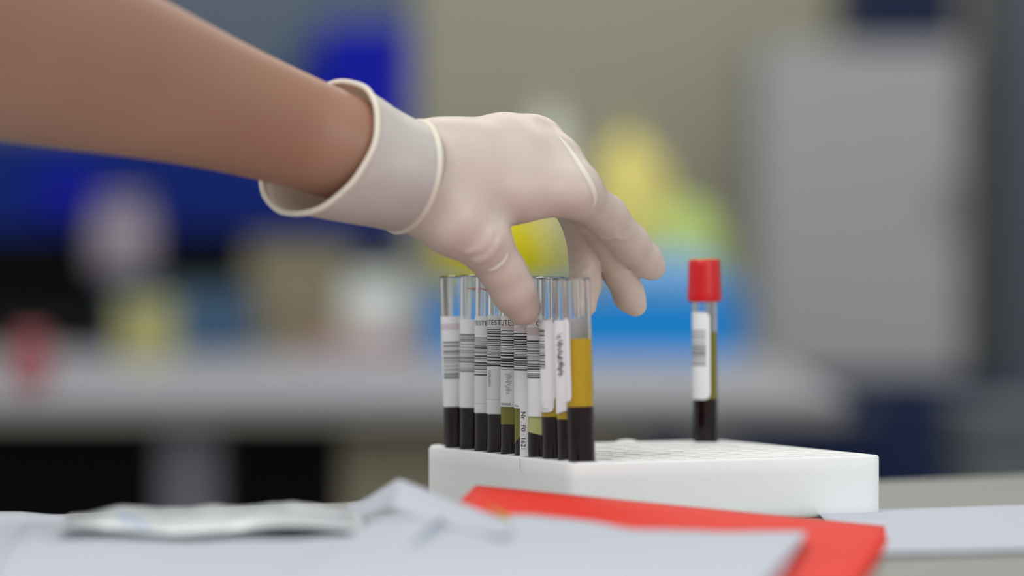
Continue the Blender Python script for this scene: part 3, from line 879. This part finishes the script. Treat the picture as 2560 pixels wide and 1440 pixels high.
def bag(name, x0, x1, y0, y1, Y, ry, m, label, cat, seed, amp=0.2, neck=(0, 0)):
    """lumpy film bag filling the pixel box x0..x1, y0..y1 at depth Y"""
    sc_ = Y * K / FPX; rx = (x1 - x0) / 2 * sc_; rz = (y1 - y0) / 2 * sc_
    bm = bmesh.new(); bmesh.ops.create_icosphere(bm, subdivisions=4, radius=1.0)
    for v in bm.verts:
        n0 = v.co.normalized()
        k = 1 + amp * noise.noise(n0 * 1.7 + Vector((seed, 0, 0))) + amp * 0.45 * noise.noise(n0 * 4.1 + Vector((0, seed, 0)))
        v.co = Vector((n0.x * rx * k, n0.y * ry * k, n0.z * rz * k))
        v.co.z = max(v.co.z, -rz * 0.9)
    o = bmobj(name, bm, m, None, True)
    o.location = P((x0 + x1) / 2, (y0 + y1) / 2, Y * K)
    nr = min(rx, rz)
    nk = lathe('gathered_neck', [(nr * .10, rz * .75), (nr * .06, rz * .98), (nr * .13, rz * 1.08), (nr * .17, rz * 1.13)], m, o, 20, True, True, ribs=lambda i, j: 0.25 * (i % 2) * (j > 0))
    return tag(o, label, cat)
bag('waste_bag', 1092, 1405, 470, 885, 3.97, .10, mat('yellow_film', rgb(192, 178, 0), 0.5, 0.06, 12, Specular_IOR_Level=0.25), 'saturated yellow waste bag in the blue crate behind the thumb', 'bag', 1.3, .08)
bag('waste_bag', 1500, 1835, 628, 885, 3.905, .045, mat('pale_blue_film', rgb(112, 158, 200), 0.5, 0.05, 12), 'pale blue grey bag at the front of the blue crate beside the red capped tube', 'bag', 2.9, .08)
bag('waste_bag', 1610, 1820, 505, 860, 4.0, .065, mat('lime_film', rgb(168, 190, 100), 0.5, 0.06, 12), 'lime green bag rising at the right end of the blue crate', 'bag', 7.7, .08)
bag('waste_bag', 1462, 1690, 345, 900, 4.23, .085, mat('pale_yellow_film', rgb(214, 202, 112), 0.5, 0.06, 12), 'tall pale yellow bag standing on the bench behind the blue crate', 'bag', 4.4, .1)
bag('paper_sack', 1310, 1438, 278, 900, 4.23, .06, mat('white_sack_paper', rgb(206, 208, 192), 0.8, 0.04, 20), 'tall white paper sack behind the knuckles of the gloved hand', 'sack', 9.2, 0.14)

# small things on the bench
def pot(name, px, Y, r, h, m, label, cat, lid=None, base=BZ):
    o = empty(name, (bx_(px, Y), Y * K, base)); tag(o, label, cat)
    r *= K; h *= K
    lathe('body', [(r * .8, 0), (r * .95, h * .04), (r, h * .2), (r, h * .62), (r * .9, h * .76), (r * .72, h * .8)], m, o, 32, True, True)
    lathe('lid', [(r * .8, h * .8), (r * .84, h * .82), (r * .84, h * .97), (r * .76, h)], lid or m, o, 32, True, True)
    return o
FH = .0165
pot('white_jar', 938, 3.92, .034, .066, mat('white_jar_plastic', rgb(206, 214, 210), 0.4), 'squat white jar on the bench beside the beige carton', 'jar', base=BZ + FH)
pot('red_pot', 76, 3.03, .015, .042, mat('red_pot_plastic', rgb(168, 90, 92), 0.5), 'small red pot near the front of the bench at far left', 'pot')
fb = empty('red_binder', (bx_(895, 3.85), 3.85 * K, BZ)); tag(fb, 'thin faded red binder lying flat on the bench under the white jar', 'binder')
M_fred = mat('faded_red_card', rgb(176, 104, 92), 0.6)
box('cover', (-.08, -.04, FH - .002), (.08, .2, FH), M_fred, fb, 0.0004); box('cover', (-.08, -.04, 0), (.08, .2, .002), M_fred, fb, 0.0004)
box('pages', (-.075, -.036, .002), (.075, .196, FH - .002), M_paper, fb, 0.0004); box('spine', (-.0822, -.04, 0), (-.0801, .2, FH), M_fred, fb, 0.0004)
def carton(name, px, Y, w, d, h, m, label, cat, band=None):
    o = empty(name, (bx_(px, Y), Y * K, BZ)); tag(o, label, cat)
    w *= K; d *= K; h *= K
    box('body', (-w / 2, 0, 0), (w / 2, d, h * .86), m, o, 0.002)
    box('lid', (-w / 2 - .002, -.002, h * .86), (w / 2 + .002, d + .002, h), band or m, o, 0.002)
    return o
carton('yellow_carton', 362, 3.74, .048, .05, .054, mat('yellow_carton_card', rgb(178, 173, 108), 0.6), 'small pale yellow carton on the bench in front of the blue box', 'carton')
carton('blue_box', 455, 3.96, .130, .09, .066, mat('slate_blue_card', rgb(50, 84, 116), 0.6), 'slate blue box on the bench behind the yellow carton', 'box', mat('teal_lid_card', rgb(54, 78, 90), 0.6))
carton('beige_carton', 730, 4.10, .084, .10, .108, mat('beige_card', rgb(136, 126, 100), 0.7), 'beige cardboard carton on the bench left of the white jar', 'carton', mat('olive_card', rgb(120, 116, 90), 0.7))
# black printer stands in for shadow under the analyser; carries the pale round flask
pr = empty('black_shade_block', (bx_(250, 4.10), 4.10 * K, BZ)); tag(pr, 'plain black printer on the bench below the blue analyser', 'block')
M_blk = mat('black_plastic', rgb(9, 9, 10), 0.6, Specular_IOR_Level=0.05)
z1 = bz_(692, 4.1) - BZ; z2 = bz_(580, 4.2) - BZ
kbox('front_step', (-.145, 0, 0), (.138, .08, z1 / K), M_blk, pr, .004)
kbox('rear_step', (-.145, .081, 0), (.138, .14, z2 / K), M_blk, pr, .004)
kbox('front_strip', (-.11, -.002, .02), (.10, 0, .032), M_black, pr, .0005)
pot('round_flask', 306, 4.135, .032, .078, mat('pale_mauve_plastic', rgb(150, 138, 150), 0.5), 'pale round flask standing on the black printer in front of blue panels', 'flask', base=BZ + z1 + .0005)

# blue and grey analyser behind the arm
aY = 4.30
an = empty('analyser', (bx_(500, aY), aY * K, BZ)); tag(an, 'large slate grey and royal blue laboratory analyser behind the forearm', 'machine')
xa, xb = bx_(-350, aY) - bx_(500, aY), bx_(1030, aY) - bx_(500, aY)
ztop = bz_(-140, aY) - BZ; zb = bz_(596, aY) - BZ
M_hous = mat('slate_housing', rgb(76, 90, 106), 0.5, 0.05, 6)
box('housing', (xa, 0.03, zb - 0.014), (xb, .2, ztop), M_hous, an, .006)
M_nvp = mat('navy_panel', rgb(0, 32, 112), 0.5, 0.05, 6, Specular_IOR_Level=0.15)
M_ryl = mat('royal_blue_panel', rgb(0, 14, 156), 0.5, 0.05, 6, Specular_IOR_Level=0.15)
def pan(name, p0, p1, y0, y1, m, proud=.0): return box(name, (bx_(p0, aY) - bx_(500, aY), -proud, bz_(y1, aY) - BZ), (bx_(p1, aY) - bx_(500, aY), .0295, bz_(y0, aY) - BZ), m, an, .002)
pan('lower_panel', -340, 1000, 330, 585, M_nvp)
pan('side_door', 800, 1022, 62, 326, M_ryl, .003)
pan('hinge_cover', 735, 795, 120, 326, M_nvp, .0015)
pan('screen_panel', 80, 265, 425, 530, M_ryl, .006)
for x in (xa + .03, xb - .09):
    box('foot', (x, .12, 0), (x + .06, .19, zb - .014), M_blk, an, .002)
